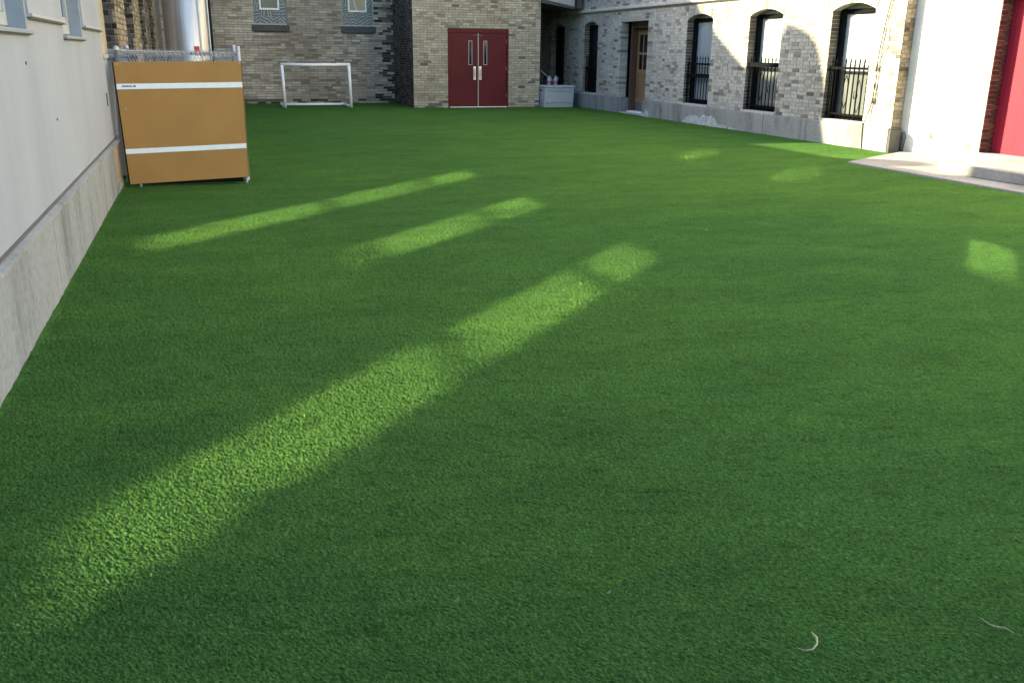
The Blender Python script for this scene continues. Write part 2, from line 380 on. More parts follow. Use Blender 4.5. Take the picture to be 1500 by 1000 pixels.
# concrete base course with gap at the doorway, stained and patched
box('plinth', 'plinth', (11.27, 13.26, -.04), (RX-.0005, DOOR[0], .43), RB, .012)
box('plinth', 'plinth', (11.27, DOOR[1], -.04), (RX-.0005, 31.0, .43), RB, .012)
for yy in (15.6, 17.1, 19.0, 21.4, 26.0):        # pour joints
    box('joint', 'mortar_dark', (11.266, yy, 0), (11.269, yy+.012, .42), RB)
for pts in ([(18.55, .0), (18.55, .05), (18.75, .09), (18.95, .07), (19.05, .17), (19.25, .25), (19.42, .22), (19.6, .26), (19.8, .17), (19.95, .22), (20.2, .21), (20.45, .15), (20.62, .04), (20.65, 0)],
            [(22.5, 0), (22.52, .12), (22.6, .17), (22.68, .23), (22.72, .15), (22.8, .09), (22.93, .1), (22.93, 0)],
            [(18.15, 0), (18.2, .05), (18.3, .03), (18.42, .06), (18.5, 0)]):
    # peeling white coat low on the base course
    sheet('paint_patch', 'flake', pts, [], lambda u, z, d: (11.266 + d, u, z + .004), .003, RB)
# projecting ledge (belt course)
mb = MB(); P = [(11.36, 2.75), (11.30, 2.78), (11.265, 2.80), (11.265, 2.85), (11.36, 2.885)]
n = len(P); mb.v = [(x, 13.3, z) for x, z in P] + [(x, 28.65, z) for x, z in P]
mb.f = [tuple(range(n)), tuple(range(n, 2*n))[::-1]] + [(i, (i+1) % n, n+(i+1) % n, n+i) for i in range(n)]
mb.build('ledge', 'stone', RB)
def r_window(y0, y1, z0, zs, rise, pane, floor, d=.235):
    x = RX + d
    f = MB()
    f.box((x-.075, y1-.135, z0), (x+.02, y1-.001, zs+rise*.3)); f.box((x-.075, y0+.001, z0), (x+.02, y0+.10, zs+rise*.3))
    f.box((x-.06, y0+.09, z0+.001), (x+.018, y1-.125, z0+.09)); f.box((x-.05, y0+.09, zs-.05), (x+.018, y1-.125, zs+rise*.28))
    fr = f.build('window', 'iron' if not floor else 'trim_pale', RB, .006)
    # curved head filling above the sash
    L = arch_loop(y0+.002, y1-.002, zs-.0, zs+.0005, rise-.004); hd = [(u, max(z, zs-.02)) for u, z in L]
    sheet('window_head', 'trim_pale' if not floor else 'white', hd, [], lambda u, z, dd: (x-.03+dd, u, z), .05, fr)
    if pane == 'pane_blind':                     # white blind above the railing; below it shade is put in the pane colour
        MB().box((x-.01, y0+.1, 1.36), (x, y1-.135, zs-.05)).build('pane', pane, fr)
        MB().box((x-.009, y0+.1, z0+.09), (x, y1-.135, 1.3595)).build('lower_pane', 'pane_low', fr)
    else: MB().box((x-.01, y0+.1, z0+.09), (x, y1-.135, zs-.05)).build('pane', pane, fr)
    if floor:
        if 16 < y0 < 18.3 and z0 < 6: MB().box((x-.03, y0+.09, z0+1.42), (x-.0101, y1-.12, zs+.02)).build('streak_cut_board', 'trim_pale', fr)  # unseen board added to cut this window's reflected streak short
        for zr in (z0+.55, z0+1.30): MB().box((x-.032, y0+.1, zr-.042), (x-.010, y1-.135, zr+.042)).build('meeting_rail', 'trim_pale', fr)
    else:                                        # far side of the opening: rough brown brick ends, the reveal's shade put in their colour
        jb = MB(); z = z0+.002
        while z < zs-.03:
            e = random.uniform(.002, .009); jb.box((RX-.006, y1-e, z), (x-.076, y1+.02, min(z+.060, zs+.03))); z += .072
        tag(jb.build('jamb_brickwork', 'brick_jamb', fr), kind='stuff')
    MB().box((RX-.045, y0-.03, z0-.045), (x-.0755, y1+.03, z0-.002)).build('sill', 'stone', fr, .006)
    return fr
for i, w in enumerate(WIN):
    r_window(*w, ['pane_blind', 'pane_blind', 'pane_dim', 'pane_dark', 'pane_dark'][i] if i < 5 else 'pane_upper', i >= 5)
# iron guards in the three near windows
def guard(y0, y1, rail, mid=None, scroll=True):
    g = MB(); x = RX + .06
    g.box((x-.012, y0+.0, rail-.022), (x+.012, y1, rail+.022)); g.box((x-.008, y0, .56), (x+.008, y1, .585))
    g.box((x-.006, y1-.02, .5), (x+.006, y1-.002, rail+.03)); g.box((x-.006, y0+.002, .5), (x+.006, y0+.02, rail+.03))
    if mid: g.box((x-.02, y0, mid-.045), (x+.02, y1, mid+.045))
    gd = g.build('window_guard', 'iron', RB); nb = 9
    for k in range(nb):
        yy = y0 + .06 + (y1-y0-.12)*k/(nb-1)
        MB().tube([(x, yy, .475), (x, yy, 1.50), (x, yy, 1.515), (x, yy, 1.60)], [.0115, .0115, .018, .001], 6).build('bar', 'iron', gd)
    if scroll:
        yc = y0 + (y1-y0)*.56; s = MB()
        for sg in (-1, 1):
            s.tube([(x, yc, 1.28), (x, yc+sg*.05, 1.15), (x, yc+sg*.075, .97), (x, yc+sg*.05, .80), (x, yc, .68)], .008, 6)
            s.tube([(x, yc-.28+sg*.02, 1.0), (x, yc-.30+sg*.05, .95), (x, yc-.30+sg*.05, .88), (x, yc-.28, .86), (x, yc-.26, .90)], .006, 5)
        s.build('scrollwork', 'iron', gd)
    return gd
guard(14.08, 15.24, 1.40); guard(16.87, 18.05, 1.40, 1.42); guard(19.64, 20.81, 1.40, 1.13, False)
guard(26.3, 27.3, 1.2, None, False)
# timber doorway deep in the wall
x = RX + .50; d = MB()
d.box((RX+.30, DOOR[1]-.10, .02), (x+.08, DOOR[1]-.004, 2.46)); d.box((RX+.30, DOOR[0]+.004, .02), (x+.08, DOOR[0]+.10, 2.46)); d.box((RX+.30, DOOR[0]+.1, 2.30), (x+.08, DOOR[1]-.1, 2.462))
df = d.build('door', 'wood_dark', RB, .008)
for (a, b_) in ((23.82, 24.545), (23.055, 23.80)):
    lf = MB(); lf.box((x, a, .05), (x+.045, b_, 2.295)); leaf = lf.build('door_leaf', 'wood', df, .004)
    # glazing bars and stiles standing proud round four lights, raised lower panel, kick plate: joined trim
    t = MB(); ym = (a+b_)/2
    for yy0, yy1 in ((a, a+.11), (b_-.11, b_)): t.box((x-.02, yy0, .30), (x-.001, yy1, 2.29))
    for z0, z1 in ((2.13, 2.29), (1.60, 1.66), (1.06, 1.20), (.30, .42)): t.box((x-.019, a+.11, z0), (x-.001, b_-.11, z1))
    t.box((x-.018, ym-.03, 1.20), (x-.001, ym+.03, 1.60)); t.box((x-.018, ym-.03, 1.66), (x-.001, ym+.03, 2.13))
    t.build('moulding', 'wood', df)
    p = MB()
    for yy0, yy1 in ((a+.11, ym-.03), (ym+.03, b_-.11)):
        for z0, z1 in ((1.20, 1.60), (1.66, 2.13)): p.box((x-.006, yy0, z0), (x-.0005, yy1, z1))
    p.build('pane', 'pane_dark', df)
    box('kick_plate', 'trim_dark', (x-.022, a+.02, .06), (x-.0205+.02, b_-.02, .295), df)
box('threshold', 'stone', (RX+.02, DOOR[0], -.03), (x-.03, DOOR[1], .035), RB, .006)
box('threshold_plate', 'white', (RX+.22, DOOR[0]+.12, .036), (RX+.44, DOOR[1]-.1, .065), RB)
# brick sides of the recess
for yy, sgn in ((DOOR[1], 1), (DOOR[0], -1)):
    mb = MB(); z = .44
    while z < 2.44:
        for q in (0, 1): mb.box((RX+.225+q*.0, yy-.004 if sgn > 0 else yy-.02, z), (RX+.30, yy+.02 if sgn > 0 else yy+.004, z+.06), ())
        z += .072
    mb.v = mb.v; tag(mb.build('jamb_brickwork', 'brick_pale', RB), kind='stuff')
    box('plinth_return', 'plinth', (RX, yy-.03 if sgn > 0 else yy, -.03), (RX+.30, yy if sgn > 0 else yy+.03, .425), RB)
# end pilaster: exposed tan brick edge towards the camera, plus the plinth's end, its shade put in the dark stone colour
lay_bricks(RB, 'brick_tan', RX+.002, RX+.19, .44, 7.4, .19, .062, .010, lambda z: [], lambda u, z, d: (u, 13.296 + d, z), .004, .03, None, 60)
mb = MB(); mb.box((11.275, 13.20, -.03), (11.50, 13.258, .40)); mb.box((11.285, 13.215, .40), (11.52, 13.258, .428)); mb.build('shaded_plinth_end', 'dark_stone', RB, .02)
mb = MB(); mb.tube([(11.53, 13.19, .36), (11.55, 13.17, .28), (11.545, 13.18, .17), (11.53, 13.19, .04)], [.03, .05, .035, .03], 8); mb.build('drain_shoe', 'trim_dark', RB, smooth=True)
# annex beyond the pilaster: smooth white wall, red brick jamb, crimson door, transom lights
AN = thing('white_annex', (11.7, 11, 0), 'sunlit white annex wall with crimson door right of the barred windows', 'building')
AX = 11.555
aw = lambda u, z, d: (AX + d, u, z)
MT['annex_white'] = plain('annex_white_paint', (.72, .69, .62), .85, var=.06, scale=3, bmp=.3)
sheet('wall', 'annex_white', [(11.50, -.03), (13.295, -.03), (13.295, 11.2), (3, 11.2), (3, -.03), (9.2, -.03), (9.2, 3.35), (11.50, 3.35)], [], aw, .2, AN)
lay_bricks(AN, 'brick_red', AX+.004, AX+.215, .19, 3.3, .205, .062, .011, lambda z: [], lambda u, z, d: (u, 11.497 + d, z), .012, .03, None, 60)
for (yy, zz, s) in ((12.55, .34, .06), (12.62, .29, .025), (11.72, .25, .06), (11.80, .22, .03)):
    mb = MB(); random.seed(int(yy*100)); c = [(yy + s*math.cos(t)*random.uniform(.4, 1), zz + s*math.sin(t)*random.uniform(.4, 1.2)) for t in [k*math.pi/4 for k in range(8)]]
    sheet('chipped_spot', 'brick_jamb', c, [], lambda u, z, d: (AX-.003+d, u, z), .0029, AN)
box('threshold', 'paving', (AX+.006, 10.601, SLAB_Z), (11.9, 11.496, .183), AN)
dr = MB().box((AX+.215, 9.2, .185), (AX+.27, 11.49, 2.50)).build('door', 'door_bright', AN)
for yy in (9.25, 10.34, 11.40): box('door_stile', 'door_bright', (AX+.20, yy, .19), (AX+.2145, yy+.045, 2.50), dr, .003)
tr_ = box('transom', 'door_bright', (AX+.03, 9.205, 2.502), (AX+.27, 11.493, 3.345), AN)
for a, b_ in ((10.98, 11.48), (10.1, 10.6)): box('pane', 'pane_upper', (AX+.018, a, 2.57), (AX+.0295, b_, 3.12), tr_)
random.seed(11)
# cable hanging down the wall at the pilaster
cb = MB(); xc = RX-.03
pts = [(xc, 13.62, 3.6), (xc-.005, 13.66, 2.6), (xc, 13.74, 2.2), (xc-.006, 13.80, 1.75), (xc-.01, 13.82, 1.45), (xc-.004, 13.80, 1.30), (xc-.008, 13.82, .95), (xc-.002, 13.88, .70), (11.262, 13.93, .42), (11.262, 13.90, .02)]
cb.tube(pts, .009, 6)
cb.tube([(xc, 13.63, 2.6), (xc-.01, 13.58, 2.25), (xc, 13.62, 1.85), (xc-.01, 13.80, 1.45)], .006, 5)
cb.tube([(xc-.01, 13.82, 1.30), (xc, 13.76, .9), (xc, 13.72, .55)], .004, 5)
for z in (1.42, 1.12, .88): cb.tube([(xc-.012, 13.815, z-.06), (xc-.012, 13.815, z+.04)], .016, 6)
tag(cb.build('wall_cable', 'cable'), 'thin dark cable hanging loosely down the sunlit wall beside the corner', 'cable')

# ------------------------------------------------------------------ back building with glass block windows
BY = 30.5
BB = thing('back_building', (3, 31, 0), 'brown brick building with two glass block windows at the back of the lawn', 'building')
bw = lambda u, z, d: (u, BY + .010 + d, z)
BW = [(1.66, 2.70), (4.38, 5.40)]
sheet('wall', 'mortar_grey', [(-2.4, 0), (6.1, 0), (6.1, 7.0), (-2.4, 7.0)], [[(a-.006, 2.15), (b_+.006, 2.15), (b_+.006, 3.62), (a-.006, 3.62)] for a, b_ in BW], bw, .3, BB)
def b_blocked(z): return [(a, b_) for a, b_ in BW if 2.14 < z < 3.62]
def dark_corner(u, z): return random.random() < max(0, (u-5.3)/.7)*.75 + (.22 if z < .15 else 0)  # more dark bricks toward the block corner and along the bottom
lay_bricks(BB, 'brick_back', -1.0, 6.05, .0, 6.95, .262, .062, .014, b_blocked, bw, .010, .16, dark_corner)
for a, b_ in BW:
    fr = MB()
    fr.box((a, BY+.06, 2.365), (b_, BY+.12, 2.40)); fr.box((a, BY+.06, 2.40), (a+.028, BY+.12, 3.6)); fr.box((b_-.028, BY+.06, 2.40), (b_, BY+.12, 3.6))
    w = fr.build('window', 'trim_pale', BB)
    nx = 5; bs = (b_-a-.056)/nx; gb = None
    v0, v1 = a+.028+bs*.98, b_-.028-bs*.98
    for i in range(nx):
        for j in range(6):
            x0 = a+.028+i*bs; z0 = 2.40 + j*bs
            if 0 < i < nx-1 and j >= 2: continue
            if gb is None:
                m0 = MB(); k = bs*.5-.009; m0.box((-k, -.02, -k), (k, .02, k)); gb = bpy.data.meshes.new('glass_block'); gb.from_pydata(m0.v, [], m0.f); gb.materials.append(MT['glass_block'])
            o = bpy.data.objects.new('glass_block', gb); COL.objects.link(o); o.location = (x0+bs/2, BY+.095, z0+bs/2); attach(o, w)
    z0 = 2.40 + 2*bs
    box('block_mortar', 'mortar_light', (a+.028, BY+.092, 2.40), (b_-.028, BY+.118, 3.6), w)
    v = MB(); v.box((v0, BY+.04, z0), (v1, BY+.09, z0+.055)); v.box((v0, BY+.04, z0+.055), (v0+.05, BY+.09, 3.55)); v.box((v1-.05, BY+.04, z0+.055), (v1, BY+.09, 3.55))
    v.build('vent_frame', 'white', w, .006)
    box('pane', 'pane_vent' if a < 3 else 'pane_dark', (v0+.05, BY+.07, z0+.055), (v1-.05, BY+.085, 3.55), w)
    MB().box((a-.04, BY-.035, 2.165), (b_+.05, BY+.1, 2.362)).build('sill', 'dark_stone', w, .01)
mb = MB(); pts = [(4.78, BY+.062, 3.3), (4.80, BY+.062, 3.0), (4.86, BY+.062, 2.90), (4.84, BY+.062, 2.84)]; mb.tube(pts, .012, 6); mb.build('blind_cord', 'white', BB)
# black downpipe between duct and wall
tag(MB().tube([(.36, 30.30, 0), (.36, 30.30, 6.9)], .095, 12).build('downpipe', 'black', smooth=True), 'black drainpipe standing right of the big silver duct', 'pipe')

# ------------------------------------------------------------------ projecting entrance block with the maroon double door
EY = 27.55
EB = thing('entrance_block', (8, 29, 0), 'buff brick entrance block projecting beside the glass block windows', 'building')
ew = lambda u, z, d: (u, EY + d, z)
D0, D1, DZ = 7.055, 8.965, 2.285
sheet('wall', 'mortar_grey', [(6.015, 0), (D0-.004, 0), (D0-.004, DZ+.004), (D1+.004, DZ+.004), (D1+.004, 0), (9.975, 0), (9.975, 6.0), (6.015, 6.0)], [], ew, .3, EB)
lay_bricks(EB, 'brick_block', 6.005, 9.985, .005, 5.95, .205, .060, .012, lambda z: [(D0, D1)] if z < DZ+.03 else [], ew, .010, .15, lambda u, z: random.random() < (.3 if z < .2 else .02), dark='brick_dull')
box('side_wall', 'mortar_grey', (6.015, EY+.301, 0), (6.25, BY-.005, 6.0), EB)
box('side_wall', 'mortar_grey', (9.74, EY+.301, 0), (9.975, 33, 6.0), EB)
lay_bricks(EB, 'brick_dark', EY+.04, BY-.02, .005, 5.95, .205, .060, .012, lambda z: [], lambda u, z, d: (6.015+d, u, z), .010, .02, None, 200)  # speckled return face, this side's shade put into its dark brick colour
box('roof', 'roofing', (6.0, EY-.1, 6.002), (9.99, 33, 6.15), EB)
DD = MB(); DD.box((D0, EY-.02, 0), (D0+.06, EY+.12, DZ)); DD.box((D1-.06, EY-.02, 0), (D1, EY+.12, DZ)); DD.box((D0+.06, EY+.004, DZ-.115), (D1-.06, EY+.12, DZ))
dd = DD.build('double_door', 'door_red', EB, .006)
XM = (D0+D1)/2
for k, (a, b_) in enumerate(((D0+.064, XM-.014), (XM+.014, D1-.064))):
    g0, g1 = (b_-.275, b_-.195) if k == 0 else (a+.165, a+.245)
    sheet('door_leaf', 'door_red', [(a, .035), (b_, .035), (b_, DZ-.12), (a, DZ-.12)], [[(g0, 1.27), (g1, 1.27), (g1, 1.93), (g0, 1.93)]], lambda u, z, d: (u, EY+.02+d, z), .045, dd)
    f = MB(); e = .022
    f.box((g0-e, EY+.008, 1.27-e), (g1+e, EY+.019, 1.27)); f.box((g0-e, EY+.008, 1.93), (g1+e, EY+.019, 1.93+e)); f.box((g0-e, EY+.008, 1.27), (g0, EY+.019, 1.93)); f.box((g1, EY+.008, 1.27), (g1+e, EY+.019, 1.93))
    f.build('light_frame', 'trim_grey', dd)
    box('pane', 'pane_dark', (g0, EY+.035, 1.27), (g1, EY+.04, 1.93), dd)
    h0, h1 = (b_-.14, b_-.065) if k == 0 else (a+.01, a+.085)
    h = MB(); h.box((h0, EY+.006, .82), (h1, EY+.019, 1.21)); h.tube([((h0+h1)/2, EY+.0, .86), ((h0+h1)/2, EY-.03, .90), ((h0+h1)/2, EY-.03, 1.12), ((h0+h1)/2, EY+.0, 1.16)], .012, 8)
    h.build('pull_handle', 'steel', dd, .003)
    c = box('closer_shoe', 'trim_dark', ((b_-.14, a+.03)[k], EY+.0, 2.085), ((b_-.03, a+.12)[k], EY+.0195, 2.12), dd)
    for z in (.30, 1.10, 1.88): box('hinge', 'trim_grey' if k else 'door_red', ((a-.02, b_-.008)[k], EY+.004, z), ((a+.008, b_+.02)[k], EY+.0195, z+.11), dd)
box('meeting_strip', 'trim_pale', (XM-.012, EY+.012, .03), (XM+.012, EY+.06, DZ-.13), dd)
box('threshold', 'white', (D0+.05, EY-.05, 0), (D1-.05, EY+.10, .034), dd, .004)
# canopy roof over the dark passage between the block and the right building
CN = thing('passage_canopy', (10.6, 28.5, 3), 'grey canopy roof spanning the dark passage right of the double door', 'canopy')
mb = MB(); mb.hexa([(9.985, 27.35, 3.16), (11.00, 27.35, 2.97), (11.00, 31, 2.97), (9.985, 31, 3.16), (9.985, 27.35, 3.75), (11.00, 27.35, 3.75), (11.00, 31, 3.75), (9.985, 31, 3.75)]); mb.build('fascia', 'fascia', CN)
mb = MB(); mb.box((11.002, 27.38, 2.93), (11.26, 31, 3.65)); mb.hexa([(9.99, 27.37, 3.06), (11.0, 27.37, 2.90), (11.0, 31, 2.90), (9.99, 31, 3.06), (9.99, 27.37, 3.155), (11.0, 27.37, 2.965), (11.0, 31, 2.965), (9.99, 31, 3.155)]); mb.build('soffit', 'roofing', CN)
mb = MB(); mb.tube([(11.05, 27.36, 2.95), (11.12, 27.36, 3.9)], .03, 8); mb.build('gutter_pipe', 'black', CN)
tag(box('added_passage_wall', 'mortar_dark', (9.98, 31.0, 0), (11.6, 31.25, 3.6)), 'added wall closing the narrow passage behind the storage bin, its dark colour standing for shade', 'wall')  # end wall added so the passage stays dark; shade is in its colour

# ------------------------------------------------------------------ left building: white panels over a concrete base
LX = -1.04
LB = thing('white_building', (-1.2, 6, 0), 'white panelled building with concrete base along the left of the lawn', 'building')
lw = lambda u, z, d: (LX - d, u, z)
LW = [(4.35, 6.90, 1.715, 3.5), (8.57, 9.98, 1.705, 3.5), (0.4, 2.9, 1.715, 3.5)]
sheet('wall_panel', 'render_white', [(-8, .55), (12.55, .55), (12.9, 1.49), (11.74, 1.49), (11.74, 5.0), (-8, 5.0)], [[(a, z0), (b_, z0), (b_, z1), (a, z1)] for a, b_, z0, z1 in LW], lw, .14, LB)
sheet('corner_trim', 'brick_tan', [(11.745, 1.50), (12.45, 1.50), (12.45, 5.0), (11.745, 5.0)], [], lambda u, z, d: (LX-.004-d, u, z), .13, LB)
mb = MB(); mb.box((LX-.16, 11.745, 1.492), (LX+.02, 12.93, 1.535)); mb.build('coping', 'trim_pale', LB, .006)
# base, leaning out a hair, and drip lip
box('plinth', 'poured', (LX-.4, -8, -.04), (-1.012, 11.35, .535), LB, .01)
box('plinth_end', 'brick_tan', (LX-.4, 11.352, -.04), (-1.016, 12.1, .535), LB)
box('plinth_foot', 'poured', (LX-.35, 11.354, -.04), (-1.006, 12.1, .10), LB)
for yy in (6.6, 9.7): box('pour_seam', 'poured', (-1.0119, yy, .0), (-1.0108, yy+.012, .534), LB)
mb = MB(); mb.hexa([(LX, -8, .548), (-.995, -8, .536), (-.995, 12.2, .536), (LX, 12.2, .548), (LX, -8, .575), (-.998, -8, .556), (-.998, 12.2, .556), (LX, 12.2, .575)]); mb.build('drip_lip', 'lip', LB)
mb = MB(); mb.box((LX, -8, .575), (LX+.012, 12.3, .592)); mb.build('lip_seam', 'trim_dark', LB)
for a, b_, z0, z1 in LW:
    fr = MB(); xf = LX-.105
    fr.box((LX-.138, b_-.055, z0), (LX-.001, b_-.001, z1)); fr.box((LX-.138, a+.001, z0), (LX-.001, a+.055, z1))
    fr.box((LX-.1375, a+.03, z0+.0005), (LX-.118, b_-.03, z0+.018))
    w = fr.build('window', 'trim_grey', LB)
    i = MB(); i.box((xf-.05, b_-.115, z0+.02), (xf, b_-.056, z1)); i.box((xf-.05, a+.056, z0+.02), (xf, a+.115, z1)); i.box((xf-.05, a+.115, z0+.02), (xf, b_-.115, z0+.10)); i.box((xf-.06, a+.115, z0+.105), (xf-.012, b_-.115, z0+.17)); i.build('frame', 'trim_pale', w, .004)
    box('pane', 'pane_left', (xf-.04, a+.115, z0+.17), (xf-.03, b_-.115, z1), w)
    s = MB(); s.hexa([(LX-.138, a-.01, z0-.02), (LX+.035, a-.01, z0-.028), (LX+.035, b_+.01, z0-.028), (LX-.138, b_+.01, z0-.02), (LX-.138, a-.01, z0+.012), (LX+.035, a-.01, z0-.004), (LX+.035, b_+.01, z0-.004), (LX-.138, b_+.01, z0+.012)]); s.build('sill', 'trim_grey', w, .003)
    box('sill_dark_strip', 'trim_dark', (LX, a, z0-.036), (LX+.022, b_, z0-.0285), w)  # thin dark strip under the sill
for a, b_ in ((-8, .4), (2.9, 4.35), (6.91, 8.56), (9.99, 11.74)):
    box('ledge_strip', 'trim_pale', (LX+.0005, a, 1.795), (LX+.035, b_, 1.815), LB); box('ledge_strip', 'trim_dark', (LX+.0005, a, 1.782), (LX+.026, b_, 1.7945), LB)
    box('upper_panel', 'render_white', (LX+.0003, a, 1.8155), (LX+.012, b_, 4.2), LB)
box('wall_slot', 'black', (LX+.0002, 11.55, .98), (LX+.004, 11.64, 1.12), LB)
for yy, zz in ((6.62, 1.51), (7.6, 1.1)): MB().tube([(LX, yy, zz), (LX+.006, yy, zz)], .011, 8).build('fixing', 'trim_dark', LB)
# unseen wall tops, outline shaped to cast the shade on court and right facade
SHADE_EDGE = [(-8, 5.90), (20.8, 5.90), (20.85, 5.63), (26.1, 5.63), (27.35, 6.30), (27.62, 7.0), (27.75, 7.5), (27.95, 7.95), (28.2, 8.33), (28.6, 8.55), (29.15, 8.66), (29.45, 8.3), (29.7, 7.85),
       (30.1, 7.66), (30.5, 7.72), (31.2, 8.10), (31.9, 8.50), (32.5, 8.82), (32.95, 9.24), (34.0, 9.75), (44, 9.8)]
UB = thing('rear_brick_building', (-1.6, 22, 0), 'tan brick building with buttresses behind the wire fence at far left', 'building')
sheet('unseen_upper_wall', 'render_white', [(-8, 5.001), (11.7, 5.001), (11.7, 5.90), (-8, 5.90)], [], lambda u, z, d: (-1.10-d, u, z), .12, LB)
sheet('wall', 'mortar_dark', [(44, 0), (11.9, 0)] + [(11.9, 6.12), (21.35, 6.12), (21.4, 5.78)] + SHADE_EDGE[3:], [], lambda u, z, d: (-1.36-d+.0, u+.26 if 22 < u < 40 else u, z+.134 if u > 22 else z), .05, UB)  # thin added wall, its top edge shaped by the shadow it has to cast
FINS = [(13.7, 15.5), (17.4, 19.4), (21.3, 23.1), (25.6, 27.3)]
for a, b_ in FINS:
    box('buttress', 'mortar_grey', (-1.359, a+.01, 0), (-1.01, b_, 5.2), UB)
lay_bricks(UB, 'brick_dark', 12.0, 30.0, 1.2, 5.1, .205, .062, .012, lambda z: FINS, lambda u, z, d: (-1.36+d*-1, u, z), .010, .01, None, 100)
for a, b_ in FINS:
    lay_bricks(UB, 'brick_tan', a, b_, 1.2, 5.15, .205, .062, .012, lambda z: [], lambda u, z, d: (-1.01-d, u, z), .010, .02, None, 60)
    lay_bricks(UB, 'brick_dark', -1.355, -1.002, 1.2, 5.15, .17, .068, .014, lambda z: [], lambda u, z, d: (u, a+.01+d, z), .010, .02, None, 60)  # buttress ends in darker brick than the long faces

box('core', 'roofing', (-8, 12.2, 0), (-1.45, 43, 5.4), UB)
box('core', 'roofing', (-8, -8, 0), (-1.45, 11.85, 5.4), LB)
box('core', 'roofing', (-1.2, BY+.35, 0), (9.70, 42, 6.98), BB)
box('core', 'roofing', (6.3, EY+.34, 0), (9.70, BY, 5.98), EB)
box('core', 'roofing', (12.2, 13.4, 0), (24, 34, 11.18), RB)
box('core', 'roofing', (12.2, 3, .2), (24, 13.2, 11.18), AN)

# ------------------------------------------------------------------ silver duct
DU = thing('duct', (-.21, 22, 0), 'big round silver duct rising behind the wire fence at left', 'duct')
mb = MB(); n = 40; mb.lathe((-.21, 22, 0), [(.46, 0), (.46, 1.35), (.468, 1.36), (.468, 1.40), (.46, 1.41), (.46, 5.4)], n); mb.build('pipe', 'duct', DU, smooth=False)
DU.children[0].data.shade_smooth()
mb = MB(); mb.box((.255, 21.85, 0), (.27, 21.95, 5.4)); mb.tube([(.07, 21.617, 0), (.07, 21.617, 5.4)], .012, 6); mb.build('seam', 'steel', DU)
mb = MB()
for k in range(5):
    t0, t1 = -1.30+.05*k, -1.25+.05*k
    q = [(-.21+r_*math.cos(t), 22+r_*math.sin(t), z) for z in (1.555, 1.675) for r_, t in ((.462, t0), (.462, t1), (.468, t1), (.468, t0))]
    mb.hexa(q)
mb.build('sticker', 'sticker', DU)

# ------------------------------------------------------------------ wire fence with its posts
FN = thing('wire_fence', (-.2, 12.25, 0), 'galvanised chain-link fence pen behind the tan board', 'fence')
FY0, FY1, FX0, FX1 = 12.22, 13.9, -.93, .46
def chain(p0, p1, z0, z1, name='mesh'):
    mb = MB(); p0, p1 = Vector(p0), Vector(p1); L = (p1-p0).length; d = (p1-p0)/L; nn = Vector((-d.y, d.x, 0)); st = .036; k = int(L/st); h = z1-z0; rows = int(h/st)
    for i in range(k):
        for sg in (1, -1):
            pts = [tuple(p0 + d*(st*(i + .5 + sg*(.5 if j % 2 else -.0)*(1))) + nn*(.006*(1 if j % 2 else -1)) + Vector((0, 0, z0 + h*j/rows))) for j in range(rows+1)]
            mb.tube(pts, .0034, 4, False)
    return mb
chain((FX0, FY0, 0), (FX1, FY0, 0), 1.22, 1.585).build('wire_mesh', 'galv', FN)
chain((FX0, FY1, 0), (FX1, FY1, 0), 1.22, 1.60).build('wire_mesh', 'galv', FN)
chain((FX1, FY0, 0), (FX1, FY1, 0), 1.22, 1.60).build('wire_mesh', 'galv', FN)
chain((FX0, FY0, 0), (FX0, FY1, 0), 1.22, 1.60).build('wire_mesh', 'galv', FN)
for a, b_ in (((FX1, FY0, 1.56), (FX1, FY1, 1.56)), ((FX0, FY0, 1.54), (FX0, FY1, 1.56))):
    MB().tube([a, b_], .012, 10).build('rail', 'galv', FN, smooth=True)
for x_, y_, t in ((FX0, FY0, 1.58), (FX1, FY0, 1.62), (FX1-.03, FY0+.5, 1.63), (FX1, FY1, 1.64), (FX0, FY1, 1.6)):
    if x_ > 0: MB().lathe((x_, y_, 0), [(.027, 0), (.027, t+.02), (.022, t+.03)], 12).build('post', 'galv', FN, smooth=False)
    else: MB().lathe((x_, y_, 0), [(.027, 0), (.027, t), (.036, t+.002), (.036, t+.02), (.028, t+.045), (.008, t+.06)], 12).build('post', 'galv', FN, smooth=True)
# covers laid over the pen: a slack mesh roof
mb = MB()
for i in range(27):
    x_ = FX0 + (FX1-FX0)*i/26
    for sg in (1, -1):
        pts = [(x_ + .026*(1 if (j % 2) else -1)*sg, FY0 + (FY1-FY0)*j/26, 1.585 - .03*math.sin(math.pi*j/26) - .02*(x_-FX0) + .006*sg) for j in range(27)]
        mb.tube(pts, .0042, 4, False)
tag(mb.build('mesh_cover', 'galv', FN))
tag(box('utility_box', 'trim_grey', (-1.30, 13.0, .0), (-.98, 13.55, 1.60), None, .02), 'grey metal cabinet at the wall end behind the wire fence', 'cabinet')

